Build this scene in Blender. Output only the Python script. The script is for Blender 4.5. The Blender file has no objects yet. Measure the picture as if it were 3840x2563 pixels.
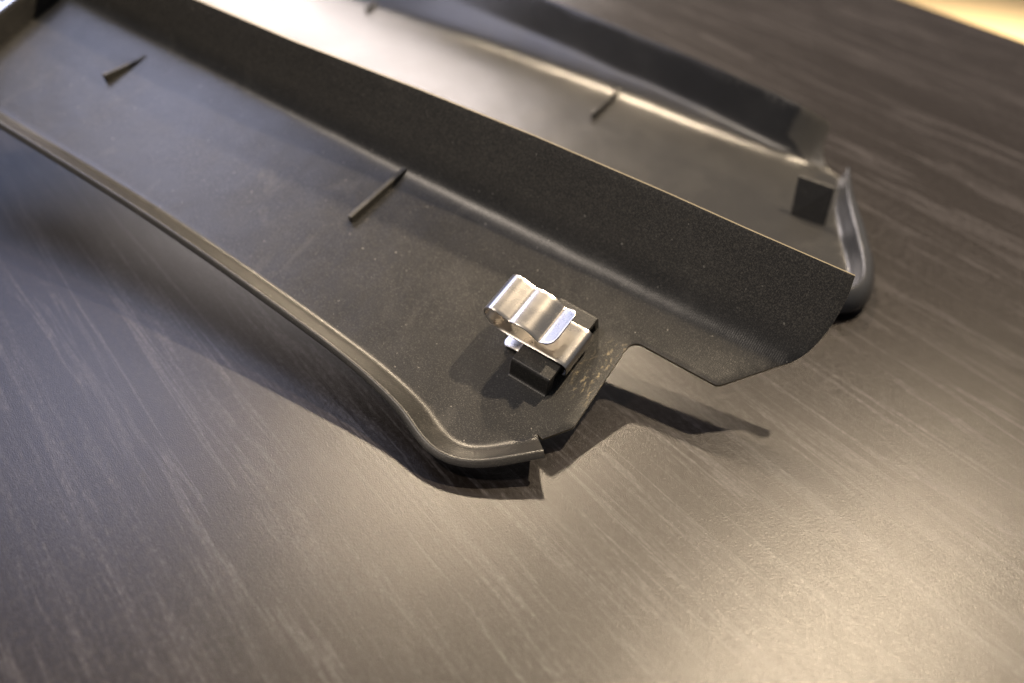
import bpy, bmesh, math, random
from mathutils import Vector, Matrix
from mathutils.geometry import delaunay_2d_cdt

random.seed(4)
sc = bpy.context.scene
C = sc.collection

# ------------------------------------------------------------------ camera
RIGHT = Vector((0.99703949, 0.04998487, 0.0584274))
UP = -Vector((0.07689114, -0.6481486, -0.75762203))
FWD = Vector((0.0, 0.75987164, -0.65007315))
CAM = Vector((0, 0, .2))
cd = bpy.data.cameras.new("camera")
cam = bpy.data.objects.new("camera", cd)
C.objects.link(cam)
cam.matrix_world = Matrix(((RIGHT.x, UP.x, -FWD.x, CAM.x), (RIGHT.y, UP.y, -FWD.y, CAM.y),
                           (RIGHT.z, UP.z, -FWD.z, CAM.z), (0, 0, 0, 1)))
cd.sensor_width = 36
cd.lens = 30
cd.clip_start = .005
cd.clip_end = 50
cd.dof.use_dof = True
cd.dof.focus_distance = .262
cd.dof.aperture_fstop = 5.6
sc.camera = cam

# ------------------------------------------------------------------ light
w = bpy.data.worlds.new("World")
sc.world = w
w.use_nodes = True
bg = w.node_tree.nodes["Background"]
bg.inputs[0].default_value = (.95, .95, 1, 1)
bg.inputs[1].default_value = .14


def lamp_point(name, loc, power, col, radius):
    l = bpy.data.lights.new(name, 'POINT')
    l.energy = power
    l.color = col
    l.shadow_soft_size = radius
    o = bpy.data.objects.new(name, l)
    o.location = loc
    C.objects.link(o)
    return o


def lamp_area(name, loc, target, power, col, sx, sy):
    l = bpy.data.lights.new(name, 'AREA')
    l.shape = 'RECTANGLE'
    l.size = sx
    l.size_y = sy
    l.energy = power
    l.color = col
    o = bpy.data.objects.new(name, l)
    o.location = loc
    d = (Vector(target) - Vector(loc)).normalized()
    o.rotation_euler = d.to_track_quat('-Z', 'Y').to_euler()
    C.objects.link(o)
    return o


def direction(az, el, r):
    a, e = math.radians(az), math.radians(el)
    return Vector((math.sin(a) * math.cos(e), math.cos(a) * math.cos(e), math.sin(e))) * r


lamp_point("lamp_over_table", (.453, .609, .944), 76, (1, .80, .56), .018)
lamp_point("lamp_behind_table", (-.073, 1.326, 1.159), 95, (1, .80, .56), .03)
T0 = Vector((0, .3, 0))
lamp_area("window_far", Vector((-.15, .5, 0)) + direction(-12, 22, 2.2), (-.15, .5, 0), 28, (1, .88, .84), 1.0, .8)
lamp_area("window_left", Vector((-.12, .3, 0)) + direction(-40, 34, 2.0), (-.12, .3, 0), 3.2, (.40, .54, 1), .8, .75)
lamp_area("fill_upper_left", Vector((-.13, .31, .03)) + direction(-47, 51, .52), (-.13, .31, .03), .82, (.72, .74, 1), .18, .18)  # added fill panel close by, brightens the near cover's floor
lamp_area("ceiling_light", Vector((0, .25, 0)) + direction(-108, 60, 2.0), (0, .25, 0), 20, (1, .86, .72), .18, .18)

sl = bpy.data.lights.new("floor_fill_spot", 'SPOT')  # added unseen spot that brightens the floor beyond the table edge
sl.energy = 1000
sl.color = (1, .84, .58)
sl.spot_size = math.radians(80)
sl.spot_blend = 1
sl.shadow_soft_size = .05
so = bpy.data.objects.new("floor_fill_spot", sl)
so.location = (1.5, 2.1, 1.1)
so.rotation_euler = (Vector((1.3, 1.85, -.72)) - so.location).to_track_quat('-Z', 'Y').to_euler()
C.objects.link(so)

sc.view_settings.view_transform = 'Standard'
sc.view_settings.look = 'None'
sc.view_settings.exposure = 0
sc.view_settings.gamma = 1
sc.view_settings.use_curve_mapping = False


# ------------------------------------------------------------------ helpers
class NT:
    def __init__(self, name):
        self.m = bpy.data.materials.new(name)
        self.m.use_nodes = True
        self.t = self.m.node_tree
        self.b = self.t.nodes["Principled BSDF"]

    def n(self, typ, **kw):
        nd = self.t.nodes.new(typ)
        for k, v in kw.items():
            if k in nd.inputs.keys():
                nd.inputs[k].default_value = v
            else:
                setattr(nd, k, v)
        return nd

    def l(self, a, b):
        self.t.links.new(a, b)

    def coords(self, scale=(1, 1, 1), rot=(0, 0, 0), loc=(0, 0, 0)):
        tc = self.n("ShaderNodeTexCoord")
        mp = self.n("ShaderNodeMapping")
        mp.inputs["Scale"].default_value = scale
        mp.inputs["Rotation"].default_value = rot
        mp.inputs["Location"].default_value = loc
        self.l(tc.outputs["Object"], mp.inputs[0])
        return mp.outputs[0]

    def noise(self, vec, scale, detail=3, rough=.5, dist=0):
        nd = self.n("ShaderNodeTexNoise")
        nd.inputs["Scale"].default_value = scale
        nd.inputs["Detail"].default_value = detail
        nd.inputs["Roughness"].default_value = rough
        nd.inputs["Distortion"].default_value = dist
        self.l(vec, nd.inputs["Vector"])
        return nd.outputs["Fac"]

    def ramp(self, fac, lo, hi, a=0., b=1.):
        nd = self.n("ShaderNodeMapRange")
        nd.inputs[1].default_value = lo
        nd.inputs[2].default_value = hi
        nd.inputs[3].default_value = a
        nd.inputs[4].default_value = b
        self.l(fac, nd.inputs[0])
        return nd.outputs[0]

    def math(self, op, a, b=None):
        nd = self.n("ShaderNodeMath", operation=op)
        for i, v in enumerate((a, b)):
            if v is None:
                continue
            if isinstance(v, (int, float)):
                nd.inputs[i].default_value = v
            else:
                self.l(v, nd.inputs[i])
        return nd.outputs[0]

    def mix(self, fac, a, b):
        nd = self.n("ShaderNodeMix", data_type='RGBA')
        for i, v in ((0, fac), (6, a), (7, b)):
            if isinstance(v, (int, float)):
                nd.inputs[i].default_value = v
            elif isinstance(v, tuple):
                nd.inputs[i].default_value = (*v, 1)
            else:
                self.l(v, nd.inputs[i])
        return nd.outputs[2]

    def bump(self, h, strength, dist, prev=None):
        nd = self.n("ShaderNodeBump")
        nd.inputs["Strength"].default_value = strength
        nd.inputs["Distance"].default_value = dist
        self.l(h, nd.inputs["Height"])
        if prev is not None:
            self.l(prev, nd.inputs["Normal"])
        return nd.outputs[0]

    def set(self, **kw):
        for k, v in kw.items():
            k = k.replace('_', ' ')
            if isinstance(v, (int, float)):
                self.b.inputs[k].default_value = v
            elif isinstance(v, tuple):
                self.b.inputs[k].default_value = (*v, 1)
            else:
                self.l(v, self.b.inputs[k])
        return self.m


def mat_table():
    k = NT("dark_wood_laminate")
    tc = k.n("ShaderNodeTexCoord")
    # object x runs along the grain
    mp = k.n("ShaderNodeMapping")
    mp.inputs["Scale"].default_value = (.055, 1, 1)
    k.l(tc.outputs["Object"], mp.inputs[0])
    mp2 = k.n("ShaderNodeMapping")
    mp2.inputs["Scale"].default_value = (.55, 1, 1)
    k.l(tc.outputs["Object"], mp2.inputs[0])
    mp3 = k.n("ShaderNodeMapping")
    mp3.inputs["Scale"].default_value = (.05, 1, 1)
    k.l(tc.outputs["Object"], mp3.inputs[0])
    line = k.math('ABSOLUTE', k.math('SUBTRACT', k.noise(mp3.outputs[0], 84, 5, .62, .35), .5))
    line = k.ramp(line, .034, .006)
    line2 = k.math('ABSOLUTE', k.math('SUBTRACT', k.noise(mp.outputs[0], 130, 3, .6, .3), .47))
    line2 = k.ramp(line2, .024, .004, 0, .5)
    brk = k.ramp(k.noise(mp.outputs[0], 80, 2), .38, .56)
    fleck = k.ramp(k.noise(mp2.outputs[0], 720, 4, .75), .46, .64)
    broad = k.ramp(k.noise(mp.outputs[0], 34, 2), .36, .62)
    f = k.math('ADD', k.math('MULTIPLY', k.math('MULTIPLY', line, brk), 1.0), k.math('MULTIPLY', line2, k.ramp(brk, 0, 1, 1, .15)))
    f = k.math('MULTIPLY', f, k.ramp(fleck, 0, 1, .48, 1))
    f = k.math('ADD', f, k.math('MULTIPLY', k.math('MULTIPLY', fleck, .34), k.ramp(broad, 0, 1, .35, 1)))
    col = k.mix(f, (.0088, .0062, .0050), (.046, .042, .044))
    g1 = k.noise(mp2.outputs[0], 2700, 3, .6)
    g2 = k.noise(mp.outputs[0], 900, 2, .5)
    h = k.math('ADD', g1, k.math('MULTIPLY', g2, .22))
    nrm = k.bump(h, .46, .0002)
    rough = k.ramp(fleck, 0, 1, .29, .34)
    return k.set(Base_Color=col, Roughness=rough, Normal=nrm, Specular_IOR_Level=.5)


def mat_plastic(name, base=(.0185, .018, .0175), rough=.34, dust=1., scuff=None, wall=False):
    k = NT(name)
    v = k.coords()
    speck = k.ramp(k.noise(v, 2300, 2, .5), .70, .77)
    fine = k.ramp(k.noise(v, 2600, 2, .6), .53, .72)
    big = k.ramp(k.noise(v, 720, 1, .4), .775, .80)
    haze = k.ramp(k.noise(v, 38, 4, .6, .5), .45, .75)
    f = k.math('ADD', k.math('MULTIPLY', speck, .45 * dust), k.math('MULTIPLY', fine, .20 * dust))
    f = k.math('ADD', f, k.math('MULTIPLY', haze, .02 * dust))
    f = k.math('ADD', f, k.math('MULTIPLY', big, .6 * dust))
    col = k.mix(f, base, (.36, .34, .30))
    sm_ = k.ramp(k.noise(k.coords(scale=(1, .5, 1)), 75, 4, .65, .6), .60, .72)
    col = k.mix(k.math('MULTIPLY', sm_, .07 * dust), col, (.34, .32, .28))
    if wall:
        sx = k.n("ShaderNodeSeparateXYZ")
        k.l(v, sx.inputs[0])
        wl = k.math('MULTIPLY', k.ramp(sx.outputs[2], .003, .010, 0, 1), k.ramp(sx.outputs[1], 0, .01, 0, 1))
        grain = k.ramp(k.noise(v, 1900, 3, .7), .46, .70, .03, .24)
        col = k.mix(k.math('MULTIPLY', wl, grain), col, (.42, .38, .31))
    if scuff:
        for cpt, rad in scuff:
            vm = k.n("ShaderNodeVectorMath", operation='DISTANCE')
            k.l(v, vm.inputs[0])
            vm.inputs[1].default_value = cpt
            near = k.ramp(vm.outputs["Value"], rad, rad * .25)
            nz = k.ramp(k.noise(k.coords(scale=(1, .45, 1), rot=(0, 0, .5)), 520, 4, .7, .8), .55, .66)
            col = k.mix(k.math('MULTIPLY', near, k.math('MULTIPLY', nz, .8)), col, (.40, .33, .20))
    wv = k.n("ShaderNodeTexWave", wave_type='BANDS', bands_direction='X')
    wv.inputs["Scale"].default_value = 430
    wv.inputs["Distortion"].default_value = .4
    k.l(v, wv.inputs["Vector"])
    nrm = k.bump(wv.outputs["Fac"], .16, .0001)
    nrm = k.bump(k.noise(v, 2600, 2, .6), .35, .00012, nrm)
    nrm = k.bump(k.noise(v, 55, 2, .5), .25, .0012, nrm)
    r = k.math('ADD', k.ramp(haze, 0, 1, rough - .015, rough + .03), k.math('MULTIPLY', speck, .3))
    return k.set(Base_Color=col, Roughness=r, Normal=nrm, Specular_IOR_Level=.5)


def mat_metal():
    k = NT("spring_steel")
    v = k.coords(scale=(1, .12, 1))
    v2 = k.coords()
    n1 = k.noise(v, 2600, 3, .6)
    n2 = k.noise(v2, 3000, 2, .6)
    nrm = k.bump(n1, .10, .00006)
    nrm = k.bump(n2, .16, .00008, nrm)
    sm = k.ramp(k.noise(v2, 160, 2, .5), .3, .8)
    col = k.mix(sm, (.68, .65, .62), (.60, .57, .53))
    return k.set(Base_Color=col, Metallic=1., Roughness=k.ramp(sm, 0, 1, .25, .32), Normal=nrm)


def mat_simple(name, col, rough, metallic=0., bump=0.):
    k = NT(name)
    v = k.coords()
    n = k.noise(v, 30, 4)
    c2 = tuple(x * .85 for x in col)
    c = k.mix(n, col, c2)
    kw = dict(Base_Color=c, Roughness=rough, Metallic=metallic)
    return k.set(**kw)


MT = mat_table()
MP = mat_plastic("black_printed_plastic", scuff=[((-.0035, -.018, 0), .012), ((.0005, -.006, 0), .008)], wall=True)
MP2 = mat_plastic("black_plastic_glossier", base=(.018, .018, .019), rough=.29, dust=.35)
MB = mat_plastic("black_block_plastic", base=(.018, .0175, .017), rough=.42, dust=1.0)
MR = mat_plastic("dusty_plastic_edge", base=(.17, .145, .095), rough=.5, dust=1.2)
ML = mat_plastic("dusty_plastic_lip", base=(.018, .017, .016), rough=.36, dust=.5)
MG = mat_plastic("glossy_moulded_rim", base=(.035, .037, .042), rough=.22, dust=.2)
MRB = mat_plastic("painted_lit_plastic", base=(.055, .052, .046), rough=.4, dust=1.)  # paler base paints ribs and far wall end as lit; specks are dust
MM = mat_metal()


def mesh_obj(name, verts, faces, mat, parent=None, smooth=True, closed=False):
    me = bpy.data.meshes.new(name)
    me.from_pydata([tuple(v) for v in verts], [], faces)
    me.update()
    if mat:
        me.materials.append(mat)
    if smooth:
        for p in me.polygons:
            p.use_smooth = True
    if closed:
        bm = bmesh.new()
        bm.from_mesh(me)
        bmesh.ops.recalc_face_normals(bm, faces=bm.faces)
        bm.to_mesh(me)
        bm.free()
    o = bpy.data.objects.new(name, me)
    C.objects.link(o)
    if parent:
        o.parent = parent
    return o


def weld(o, dist):
    bm = bmesh.new()
    bm.from_mesh(o.data)
    bmesh.ops.remove_doubles(bm, verts=bm.verts, dist=dist)
    bmesh.ops.recalc_face_normals(bm, faces=bm.faces)
    up = sum(f.normal.z * f.calc_area() for f in bm.faces)
    if up < 0:
        bmesh.ops.reverse_faces(bm, faces=bm.faces)
    for f in bm.faces:
        f.smooth = True
    bm.to_mesh(o.data)
    bm.free()


def solid(o, th, bev=.00025, ang=55, wall=None):
    m = o.modifiers.new("thickness", 'SOLIDIFY')
    if wall is not None:
        vg = o.vertex_groups.new(name="thick")
        for v in o.data.vertices:
            k = min(1, max(0, (v.co.z - .001) / wall)) if v.co.y > 0 else min(1, max(0, (v.co.z - .001) / .008)) * .8
            vg.add([v.index], .58 + .42 * k, 'REPLACE')
        m.vertex_group = "thick"
    if len(o.data.materials) > 1:
        m.material_offset_rim = len(o.data.materials) - 1
    m.thickness = th
    m.offset = -1
    m.use_even_offset = True
    b = o.modifiers.new("soft_edges", 'BEVEL')
    b.width = bev
    b.segments = 2
    b.limit_method = 'ANGLE'
    b.angle_limit = math.radians(ang)
    b.harden_normals = False


def frame(name, origin, basis, label, cat, group=None):
    o = bpy.data.objects.new(name, None)
    o.empty_display_size = .02
    C.objects.link(o)
    e1, e2, e3 = basis
    o.matrix_world = Matrix(((e1[0], e2[0], e3[0], origin[0]), (e1[1], e2[1], e3[1], origin[1]),
                             (e1[2], e2[2], e3[2], origin[2]), (0, 0, 0, 1)))
    o["label"] = label
    o["category"] = cat
    if group:
        o["group"] = group
    return o


def interp(x, pts):
    if x <= pts[0][0]:
        return pts[0][1]
    for (x0, y0), (x1, y1) in zip(pts, pts[1:]):
        if x <= x1:
            t = (x - x0) / (x1 - x0)
            return y0 + (y1 - y0) * t
    return pts[-1][1]


def catmull(P, n):
    """smooth a 2-D polyline, n steps per span (centripetal-ish)"""
    P = [Vector(p) for p in P]
    out = []
    for i in range(len(P) - 1):
        p1, p2 = P[i], P[i + 1]
        p0 = P[i - 1] if i else p1 * 2 - p2
        p3 = P[i + 2] if i + 2 < len(P) else p2 * 2 - p1
        d = (p2 - p1).length
        m1 = (p2 - p0) / max((p2 - p1).length + (p1 - p0).length, 1e-9) * d
        m2 = (p3 - p1) / max((p3 - p2).length + (p2 - p1).length, 1e-9) * d
        for k in range(n):
            t = k / n
            h00 = 2 * t**3 - 3 * t**2 + 1
            h10 = t**3 - 2 * t**2 + t
            h01 = -2 * t**3 + 3 * t**2
            h11 = t**3 - t**2
            out.append(p1 * h00 + m1 * h10 + p2 * h01 + m2 * h11)
    out.append(P[-1])
    return out


def resample(P, step):
    out = [P[0].copy()]
    acc = 0
    for a, b in zip(P, P[1:]):
        d = (b - a).length
        while acc + d >= step:
            t = (step - acc) / d
            a = a + (b - a) * t
            out.append(a.copy())
            d = (b - a).length
            acc = 0
        acc += d
    if (out[-1] - P[-1]).length > step * .4:
        out.append(P[-1].copy())
    else:
        out[-1] = P[-1].copy()
    return out


def inside(p, poly):
    x, y = p
    c = False
    n = len(poly)
    for i in range(n):
        x1, y1 = poly[i]
        x2, y2 = poly[(i + 1) % n]
        if (y1 > y) != (y2 > y) and x < (x2 - x1) * (y - y1) / (y2 - y1) + x1:
            c = not c
    return c


def dist_poly(p, poly):
    best = 1e9
    p = Vector(p)
    for i in range(len(poly)):
        a = Vector(poly[i])
        b = Vector(poly[(i + 1) % len(poly)])
        ab = b - a
        t = max(0, min(1, (p - a).dot(ab) / max(ab.length_squared, 1e-12)))
        best = min(best, (a + ab * t - p).length)
    return best


def sheet(outline, grid_pts, height, min_d=1.2):
    """triangulated sheet (mm) with a height function -> verts (m), faces"""
    poly = [tuple(p) for p in outline]
    pts = [Vector(p) for p in poly]
    for g in grid_pts:
        if inside(g, poly) and dist_poly(g, poly) > min_d:
            pts.append(Vector(g))
    n = len(poly)
    v, e, f, _, _, _ = delaunay_2d_cdt(pts, [(i, (i + 1) % n) for i in range(n)], [list(range(n))], 1, 1e-5)
    V = [(p.x / 1000, p.y / 1000, height(p.x, p.y) / 1000) for p in v]
    return V, [tuple(t) for t in f]


def sweep(path, profile, scale=None):
    """path 2-D (mm), profile [(outward, up)] -> verts (m), faces; outward = right-hand side of travel"""
    V, Fc = [], []
    n = len(path)
    for i, p in enumerate(path):
        a = path[max(i - 1, 0)]
        b = path[min(i + 1, n - 1)]
        t = (b - a).normalized()
        nrm = Vector((t.y, -t.x))
        s = scale(i / (n - 1)) if scale else (1, 1)
        for (u, c) in profile:
            q = p + nrm * u * s[0]
            V.append((q.x / 1000, q.y / 1000, c * s[1] / 1000))
    m = len(profile)
    for i in range(n - 1):
        for j in range(m - 1):
            Fc.append((i * m + j, (i + 1) * m + j, (i + 1) * m + j + 1, i * m + j + 1))
    return V, Fc


def dense_outline(pts, step):
    out = []
    n = len(pts)
    for i in range(n):
        a, b = Vector(pts[i]), Vector(pts[(i + 1) % n])
        k = max(1, int((b - a).length / step))
        for j in range(k):
            out.append(a + (b - a) * j / k)
    return out


def box_verts(corners_bottom, corners_top):
    V = list(corners_bottom) + list(corners_top)
    F_ = [(3, 2, 1, 0), (4, 5, 6, 7)] + [(i, (i + 1) % 4, (i + 1) % 4 + 4, i + 4) for i in range(4)]
    return V, F_


# ------------------------------------------------------------------ table and floor
TZ = -.0008
edge_p = Vector((.27136334, .65278672, TZ))
ge = Vector((.65977188, -.75146594, 0)).normalized()       # along the grain
gn = Vector((-ge.y, ge.x, 0))                               # away from the camera
if gn.y < 0:
    gn = -gn
V = []
L0, L1, D0 = -.95, .95, -.80
table = bpy.data.objects.new("table", bpy.data.meshes.new("table"))
bm = bmesh.new()
bmesh.ops.create_cube(bm, size=1)
for v in bm.verts:
    v.co = Vector((L0 if v.co.x < 0 else L1, D0 if v.co.y < 0 else 0, -.03 if v.co.z < 0 else 0))
bmesh.ops.bevel(bm, geom=list(bm.edges), offset=.0012, segments=3, affect='EDGES')
bm.to_mesh(table.data)
bm.free()
table.data.materials.append(MT)
table.matrix_world = Matrix(((ge.x, gn.x, 0, edge_p.x), (ge.y, gn.y, 0, edge_p.y), (0, 0, 1, TZ), (0, 0, 0, 1)))
if table.matrix_world.determinant() < 0:
    table.matrix_world = Matrix(((-ge.x, gn.x, 0, edge_p.x), (-ge.y, gn.y, 0, edge_p.y), (0, 0, 1, TZ), (0, 0, 0, 1)))
C.objects.link(table)
table["label"] = "dark brown wood-grain tabletop under the two black plastic covers"
table["category"] = "table"

MF = mat_simple("pale_floor", (.80, .62, .38), .5)
fl = mesh_obj("floor", [(-4, -3, -.72), (4, -3, -.72), (4, 6, -.72), (-4, 6, -.72)], [(0, 1, 2, 3)], MF, smooth=False)
fl["kind"] = "structure"

# ------------------------------------------------------------------ near cover (local mm)
B1 = (0.8505793, -0.51511635, -0.10568825)
B2 = (0.52088828, 0.79782924, 0.30355214)
B3 = (-0.07204349, -0.31324694, 0.9469351)
P0 = (0.03994342, 0.21690709, 0.01772942)
near = frame("plastic_cover", P0, (B1, B2, B3),
             "nearer black plastic cover lying inside-up with the steel spring clip on its end", "cover")

ridge = [(-330, 14.5), (-300, 14.9), (-215, 16.5), (-113, 17.3), (-54, 19.2), (-9, 20.2), (40, 22.3), (60, 23)]
top = [(-330, 24), (-300, 24.2), (-226, 25.5), (-172, 29.0), (-116, 34.7), (-66, 38.8), (-14, 41.7), (14, 42.7), (50, 44.5), (60, 45)]
rad = [(-330, 2.0), (-200, 2.6), (-110, 3.4), (-10, 4.6), (60, 6.5)]


def wall_h(a, b):
    br = interp(a, ridge) + .6
    bt = interp(a, top)
    r = interp(a, rad)
    x = b - br
    f = lambda q: (math.sqrt(q * q + r * r) + q) * .5
    k = 25. / f(bt - br)
    k *= 1 - .0
    return k * f(x) + .6 * min(1.3, ((b + 14) / 34) ** 2)


crease = [(-318, -49.5), (-272.9, -48.8), (-185.4, -47.6), (-136.5, -48.6), (-95.4, -50.6), (-59.8, -52.8), (-44.6, -55.4),
          (-34.1, -59.0), (-29.5, -60.9), (-26.4, -61.5), (-23.4, -60.6), (-20.0, -58.2), (-13.9, -52.2), (-7.4, -45.3)]
cre = resample(catmull(crease, 12), 2.2)
for _ in range(60):                                       # relax the long straight run, keep the corner
    q = [p.copy() for p in cre]
    for i in range(1, len(cre) - 1):
        k_ = min(1, max(0, (-42 - cre[i].x) / 12))
        q[i] = cre[i].lerp((cre[i - 1] + cre[i + 1]) / 2, .5 * k_ + .06)
    cre = q
# finer sampling round the corner
rest = [(-5, -45.9), (.4, -37.6), (.9, -36.2), (.7, -35), (-.6, -3.6), (-.3, -1.4), (.7, 0), (2.2, .8), (3.6, 1.0), (30.2, 1.2),
        (31.2, 1.8)] + [tuple(p) for p in catmull([(32.4, 3.2), (37.6, 10.2), (42.6, 16.6), (46.4, 20.7), (49.0, 24.6), (50.8, 29.5), (51.6, 34.5), (51.5, 39.5), (50.2, 44.5)], 4)]
restd = dense_outline(rest, 2.0)[:-1]
# drop closing segment points: keep only up to last listed point
cut = next(i for i, p in enumerate(restd) if (p - Vector(rest[-1])).length < 1e-6)
restd = restd[:cut + 1]
topline = []
a = 46
while a > -318:
    topline.append(Vector((a, interp(a, top))))
    a -= 4
topline.append(Vector((-318, interp(-318, top))))
leftside = [Vector((-318, b)) for b in (18, 12, 4, -6, -16, -26, -36, -44)]
outline = list(cre) + restd + topline + leftside
grid = []
a = -316
while a < 56:
    br = interp(a, ridge)
    bt = interp(a, top)
    b = -60
    while b < br - 9:
        grid.append((a, b))
        b += 4.5
    nrow = 22
    for j in range(nrow):
        t = j / (nrow - 1)
        grid.append((a, br - 9 + (bt - .9 - (br - 9)) * t))
    a += 4
V, Fc = sheet(outline, grid, wall_h, .7)
lip = [(0, 0), (.7, .08), (1.4, .32), (2.05, .72), (2.65, 1.25), (3.2, 1.9), (3.75, 2.6), (4.9, 4.15), (6.2, 5.9), (7.2, 7.25), (7.75, 7.95), (8.1, 8.25), (8.5, 8.3), (8.9, 8.15), (9.5, 7.85), (10.3, 7.45)]
clen = [0]
for p_, q_ in zip(cre, cre[1:]):
    clen.append(clen[-1] + (q_ - p_).length)


def lip_scale(t):
    d = (1 - t) * clen[-1]                       # mm back from the tip
    k = min(1, max(0, (d - 12) / 75))
    k = k * k * (3 - 2 * k)
    return (1.08 - .08 * k, .82 + .18 * k)


V2, F2 = sweep(cre, lip, lip_scale)
# floor height along crease must equal sheet height there (zero)
off = len(V)
nl_ = len(lip)
base_ = [wall_h(V2[i - i % nl_][0] * 1000, V2[i - i % nl_][1] * 1000) / 1000 for i in range(len(V2))]
V2 = [(x, y, z + h_) for (x, y, z), h_ in zip(V2, base_)]
shell = mesh_obj("cover_shell", V + V2, Fc + [tuple(i + off for i in f) for f in F2], MP, near)
shell.data.materials.append(ML)
for k_ in range(len(F2)):
    if k_ % (len(lip) - 1) >= 12:
        shell.data.polygons[len(Fc) + k_].material_index = 1
weld(shell, .00012)
shell.data.materials.append(MR)
solid(shell, .0021, .0004, wall=.010)


def bar(name, p, q, wdt, h, mat, parent, z0=-.3, top_in=.15, taper=0.):
    """upright bar on a sheet from p to q (mm)"""
    p, q = Vector(p), Vector(q)
    t = (q - p).normalized()
    s = Vector((-t.y, t.x)) * wdt * .5
    N = 8
    Vv, Ff = [], []
    for i in range(N + 1):
        c = p.lerp(q, i / N)
        hh = h * (1 - taper * i / N)
        for (k, zz) in ((-1, z0), (-1 + top_in, hh), (1 - top_in, hh), (1, z0)):
            Vv.append(((c.x + s.x * k) / 1000, (c.y + s.y * k) / 1000, zz / 1000))
    for i in range(N):
        for j in range(4):
            Ff.append((i * 4 + j, i * 4 + (j + 1) % 4, (i + 1) * 4 + (j + 1) % 4, (i + 1) * 4 + j))
    Ff.append((0, 3, 2, 1))
    Ff.append(tuple(N * 4 + j for j in range(4)))
    o = mesh_obj(name, Vv, Ff, mat, parent, smooth=False, closed=True)
    b = o.modifiers.new("soft_edges", 'BEVEL')
    b.width = .0004
    b.segments = 3
    return o


bar("rib", (-112.6, -13.2), (-110.6, 17.2), 2.3, 2.9, MRB, near)
bar("rib", (-248.5, -13.2), (-245.5, 7), 2.3, 3.6, MRB, near, taper=.8)

# end wall at the far left end of the near cover
N = 14
Vv, Ff = [], []
for i in range(N + 1):
    b = -50 + 70 * i / N
    a = -300 - 9 * (i / N) - 2 * math.sin(math.pi * i / N)
    for (da, c) in ((0, -.3), (-.4, 4), (-1.0, 8.5), (-1.6, 10.3), (-3.0, 10.3), (-3.4, -.3)):
        Vv.append(((a + da) / 1000, b / 1000, c / 1000))
for i in range(N):
    for j in range(6):
        Ff.append((i * 6 + j, (i + 1) * 6 + j, (i + 1) * 6 + (j + 1) % 6, i * 6 + (j + 1) % 6))
Ff += [tuple(range(6)), tuple(N * 6 + j for j in reversed(range(6)))]
mesh_obj("end_wall", Vv, Ff, MB, near, smooth=False, closed=True)

# clip seat: hollow bridge block
prof = [(-33.7, -.2), (-33.5, .45), (-32.7, .6), (-32.3, 1.2), (-30.9, 6.6), (-30.3, 7.1), (-2.4, 7.1), (-1.7, 6.6), (-.8, -.2),
        (-3.2, -.2), (-3.8, 5.2), (-27.4, 5.2), (-29.2, -.2)]
m = len(prof)
Vv, Ff = [], []
NA = 6
for i in range(NA + 1):
    a = -27.3 + 14.7 * i / NA
    for (b, c) in prof:
        Vv.append((a / 1000, b / 1000, c / 1000))
for i in range(NA):
    for j in range(m):
        Ff.append((i * m + j, i * m + (j + 1) % m, (i + 1) * m + (j + 1) % m, (i + 1) * m + j))
Ff.append(tuple(range(m))[::-1])
Ff.append(tuple(NA * m + j for j in range(m)))
blk = mesh_obj("clip_seat", Vv, Ff, MB, near, smooth=False, closed=True)
b_ = blk.modifiers.new("soft_edges", 'BEVEL')
b_.width = .00025
b_.segments = 2
b_.limit_method = 'ANGLE'

# ------------------------------------------------------------------ spring clip (bent strip of steel)
clipf = frame("spring_clip", P0, (B1, B2, B3),
              "bent strip of bright spring steel looped over the small black block", "clip")
pf = [(-35.2, 1.2), (-34.6, 1.35), (-33.8, 1.6), (-32.5, 1.9), (-30.5, 2.4), (-28, 2.8), (-22, 2.6), (-16, 2.3), (-12.6, 2.2), (-11.3, 2.7), (-10.7, 3.8), (-10.6, 5.4), (-10.65, 6.8),
      (-10.9, 7.7), (-11.5, 8.35), (-12.4, 8.7), (-15, 8.6), (-21.5, 8.4), (-28, 8.0), (-32.5, 7.8), (-35.6, 7.7), (-37.6, 7.9), (-39.4, 8.7),
      (-41.0, 10.2), (-42.1, 12.0), (-42.5, 13.6), (-42.2, 15.2), (-41.4, 16.6), (-40.2, 17.6), (-38.8, 18.0), (-37.1, 17.9), (-35.6, 17.4),
      (-34.2, 16.9), (-33.1, 16.55), (-32.4, 16.45), (-31.8, 16.6), (-31.1, 16.9), (-30.3, 17.1), (-29.2, 17.25), (-27.6, 17.25), (-26.2, 17.0),
      (-25.1, 16.65), (-24.2, 16.2), (-22.6, 15.2), (-21.7, 14.5), (-21.2, 14.3), (-20.7, 14.4), (-19.8, 14.8), (-18.4, 15.6), (-17.2, 16.3), (-16.4, 16.8), (-15.9, 17.1)]
b0, b1 = -24.4, -8.7
NW = 12
Vv, Ff = [], []
arc = [0]
for p, q in zip(pf, pf[1:]):
    arc.append(arc[-1] + math.dist(p, q))
Ltot = arc[-1]
R = 3.2
for s, (a, c) in zip(arc, pf):
    d = min(s, Ltot - s)
    Rr = R if s > Ltot / 2 else 1.8
    inset = 0 if d > Rr else Rr - math.sqrt(max(0, Rr * Rr - (Rr - d)**2))
    if s < 12:
        inset -= .9
    for j in range(NW + 1):
        t = j / NW
        Vv.append((a / 1000, ((b0 + inset) * (1 - t) + (b1 - inset) * t) / 1000, c / 1000))
m = NW + 1
for i in range(len(pf) - 1):
    for j in range(NW):
        Ff.append((i * m + j, (i + 1) * m + j, (i + 1) * m + j + 1, i * m + j + 1))
strip = mesh_obj("spring_strip", Vv, Ff, MM, clipf)
sm = strip.modifiers.new("thickness", 'SOLIDIFY')
sm.thickness = .00050
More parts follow.
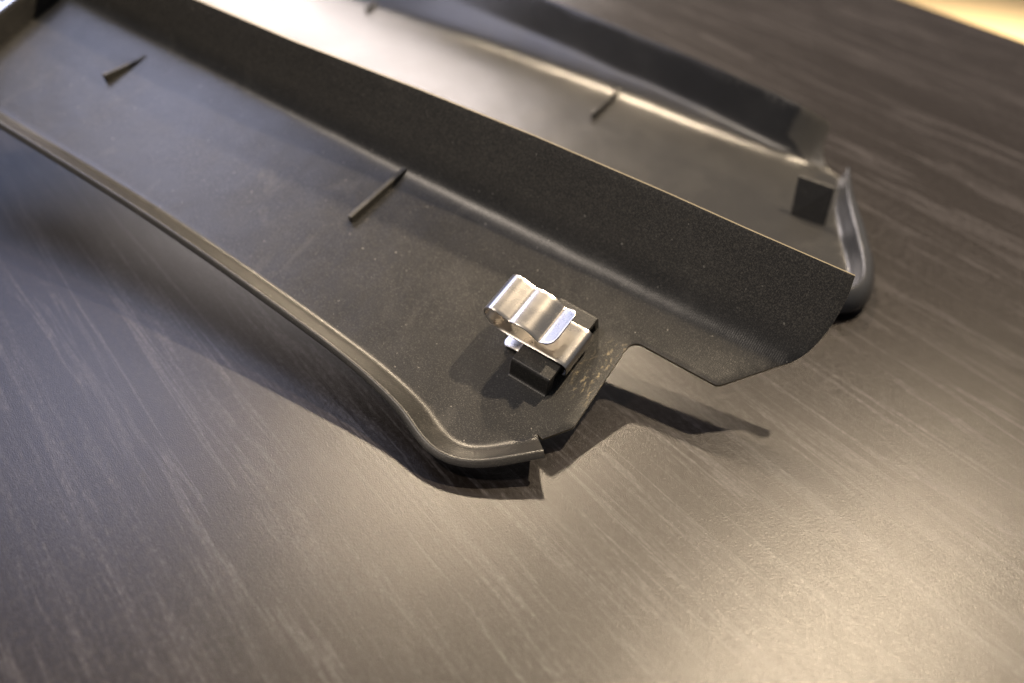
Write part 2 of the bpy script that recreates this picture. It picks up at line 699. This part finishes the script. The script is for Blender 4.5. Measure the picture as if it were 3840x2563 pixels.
sm.offset = 0
bb = strip.modifiers.new("soft_edges", 'BEVEL')
bb.width = .00010
bb.segments = 2
bb.limit_method = 'ANGLE'
bb.angle_limit = math.radians(60)

# ------------------------------------------------------------------ metal bracket in the far left corner
brk = frame("metal_bracket", P0, (B1, B2, B3),
            "pale metal bracket with a dark slot at the nearer cover's far left end", "bracket")
mb = mat_simple("pale_zinc", (.80, .84, .86), .30, .9)


def plate(name, a0, a1, b0, b1, c0, c1, hole, mat, parent, th=1.2):
    ha0, ha1, hb0, hb1 = hole
    A = [a0, ha0, ha1, a1]
    Bv = [b0, hb0, hb1, b1]
    Vv, Ff = [], []
    for i, a in enumerate(A):
        for j, b in enumerate(Bv):
            cc = c0 + (c1 - c0) * (a - a0) / (a1 - a0)
            Vv.append((a / 1000, b / 1000, cc / 1000))
    for i in range(3):
        for j in range(3):
            if i == 1 and j == 1:
                continue
            Ff.append((i * 4 + j, (i + 1) * 4 + j, (i + 1) * 4 + j + 1, i * 4 + j + 1))
    o = mesh_obj(name, Vv, Ff, mat, parent, smooth=False)
    sm = o.modifiers.new("thickness", 'SOLIDIFY')
    sm.thickness = th / 1000
    b = o.modifiers.new("soft_edges", 'BEVEL')
    b.width = .0003
    b.segments = 2
    b.limit_method = 'ANGLE'
    return o


plate("slotted_plate", -332, -309.5, -26, 16, 11, 9.6, (-320, -314.0, -10, 0), mb, brk)
plate("folded_edge", -310.1, -309.5, -26, 16, 5.5, 8.8, (-309.9, -309.8, -2, -1.5), mb, brk, .6)

# ------------------------------------------------------------------ far cover (flat on the table)
F1 = (0.71753787, -0.69651949, 0)
F2v = (0.69651949, 0.71753787, 0)
FO = (0.13330409, 0.32161837, .0045)
far = frame("plastic_cover", FO, (F1, F2v, (0, 0, 1)),
            "farther black plastic cover behind the first, with a dark square tab near its end", "cover")
far["group"] = near["group"] = "black plastic covers lying inside-up"

f_crease = [(-430, -28), (-322, -7.4), (-229, 12.5), (-157, 22.5), (-110, 27), (-85, 30.2), (-59, 34), (-45, 37.5), (-20, 40)]
f_ridge = [(-430, 2), (-285, 16), (-218, 26.1), (-184, 29.5), (-154, 31.7), (-126, 34.5), (-96, 36), (-74, 37.1), (-56, 37.8), (-46, 39.6), (-36, 42), (-20, 44)]
f_rh = [(-430, 18), (-285, 14), (-218, 10.4), (-184, 9.6), (-154, 7.9), (-126, 7.6), (-96, 6.5), (-74, 4.7), (-56, 2.9), (-46, 2.0), (-36, .8), (-20, .5)]
f_top = [(-430, 22), (-285, 31), (-223, 36.6), (-138, 42.7), (-90, 44), (-66, 46.3), (-51, 47.0), (-44, 49.3), (-36, 52.4), (-20, 55)]
f_th = [(-430, 34), (-285, 31), (-223, 28.5), (-138, 26.5), (-90, 25.5), (-66, 24), (-51, 23), (-44, 21), (-36, 18), (-20, 16)]


def far_h(a, b):
    bc, br, bt = interp(a, f_crease), interp(a, f_ridge), interp(a, f_top)
    hr, ht = interp(a, f_rh), interp(a, f_th)
    sp = lambda q, r: (math.sqrt(q * q + r * r) + q) * .5
    s1 = hr / (br - bc)
    s2 = (ht - hr) / (bt - br)
    return min(s1 * sp(b - bc, 5.5) + (s2 - s1) * sp(b - br, 1.1), ht + .5)


rimp = [(-19, 42.5), (-14.6, 33.0), (-7, 17.5), (2.6, 3.4), (10, -6.6), (16.5, -14.8), (24, -24.5), (30, -33.0), (32.5, -38.5), (32.6, -43), (29.5, -48), (22, -53), (8, -58), (-20, -64), (-60, -70), (-110, -77), (-180, -86), (-260, -95), (-430, -112)]
rim = resample(catmull(rimp, 10), 2.5)
for _ in range(12):
    rim = [rim[0]] + [rim[i].lerp((rim[i - 1] + rim[i + 1]) / 2, .5) for i in range(1, len(rim) - 1)] + [rim[-1]]
endo = [(-430, -70), (-430, 60)]
outl = []
a = -430
while a < -52:
    outl.append(Vector((a, interp(a, f_top))))
    a += 5
outl += [Vector(p) for p in [(-51, 47.1), (-48, 48), (-44, 49.4), (-40, 50.9), (-37, 52), (-35.5, 51.4), (-35, 49), (-34, 47.2), (-31.5, 45.2), (-28.5, 43.8), (-25, 43), (-21.5, 42.8)]]
outl += rim[:-1]
outl += [Vector((-430, b)) for b in range(-108, 20, 8)]
grid = []
a = -426
while a < 34:
    b = -108
    while b < interp(a, f_crease) - 6:
        grid.append((a, b))
        b += 6
    b_ = interp(a, f_crease) - 6
    for j in range(34):
        grid.append((a, b_ + (interp(a, f_top) + 1 - b_) * j / 33))
    a += 4.5 if a < -60 else 2.5
V, Fc = sheet(outl, grid, far_h, .8)
rp = [(0, 0), (.6, .3), (1.6, 1.3), (2.9, 3.4), (4.0, 5.6), (4.7, 6.9), (5.3, 7.4), (6.0, 7.5), (7.6, 7.1), (9.8, 6.0), (11.8, 4.2), (13.2, 2.2), (13.9, .2), (14.0, -1.2)]


def rims(t):
    d = t * 560
    k = interp(d, [(0, .30), (14, .50), (30, .74), (50, .86), (72, .82), (92, .60), (104, .50), (120, .5), (600, .55)])
    return (k, .8 + .2 * min(1, d / 40))


rimr = list(rim)
V2, F2 = sweep([Vector((p.x, p.y)) for p in rimr], [(-u, c) for u, c in rp], rims)
off = len(V)
nl = len(rp)
base_ = [far_h(V2[i - i % nl][0] * 1000, V2[i - i % nl][1] * 1000) / 1000 for i in range(len(V2))]
V2 = [(x, y, z + h_) for (x, y, z), h_ in zip(V2, base_)]
fs = mesh_obj("cover_shell", V + V2, Fc + [tuple(i + off for i in f) for f in F2], MP2, far)
fs.data.materials.append(MG)
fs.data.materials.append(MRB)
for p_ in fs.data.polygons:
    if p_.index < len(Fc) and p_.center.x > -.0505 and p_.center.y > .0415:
        p_.material_index = 2  # light on the wall-end facet put into the colour
for k_ in range(len(F2)):
    fs.data.polygons[len(Fc) + k_].material_index = 1
weld(fs, .00012)
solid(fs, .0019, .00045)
bar("rib", (-133, -8), (-146, 31), 2.0, 3.6, MP2, far)
bar("rib", (-318, -16), (-333, 18), 2.0, 3.6, MP2, far)
# square tab
tb = [(-16, -5.3, -.3), (-1, -1.2, -.3), (-1.5, .5, -.3), (-16.5, -3.6, -.3)]
tt = [(-20.5, .7, 15.6), (-4.4, 4.0, 15.6), (-4.9, 5.7, 15.6), (-21.0, 2.4, 15.6)]
Vv, Ff = box_verts([(x / 1000, y / 1000, z / 1000) for x, y, z in tb], [(x / 1000, y / 1000, z / 1000) for x, y, z in tt])
tab = mesh_obj("square_tab", Vv, Ff, MB, far, smooth=False, closed=True)
bv = tab.modifiers.new("soft_edges", 'BEVEL')
bv.width = .0003
bv.segments = 2
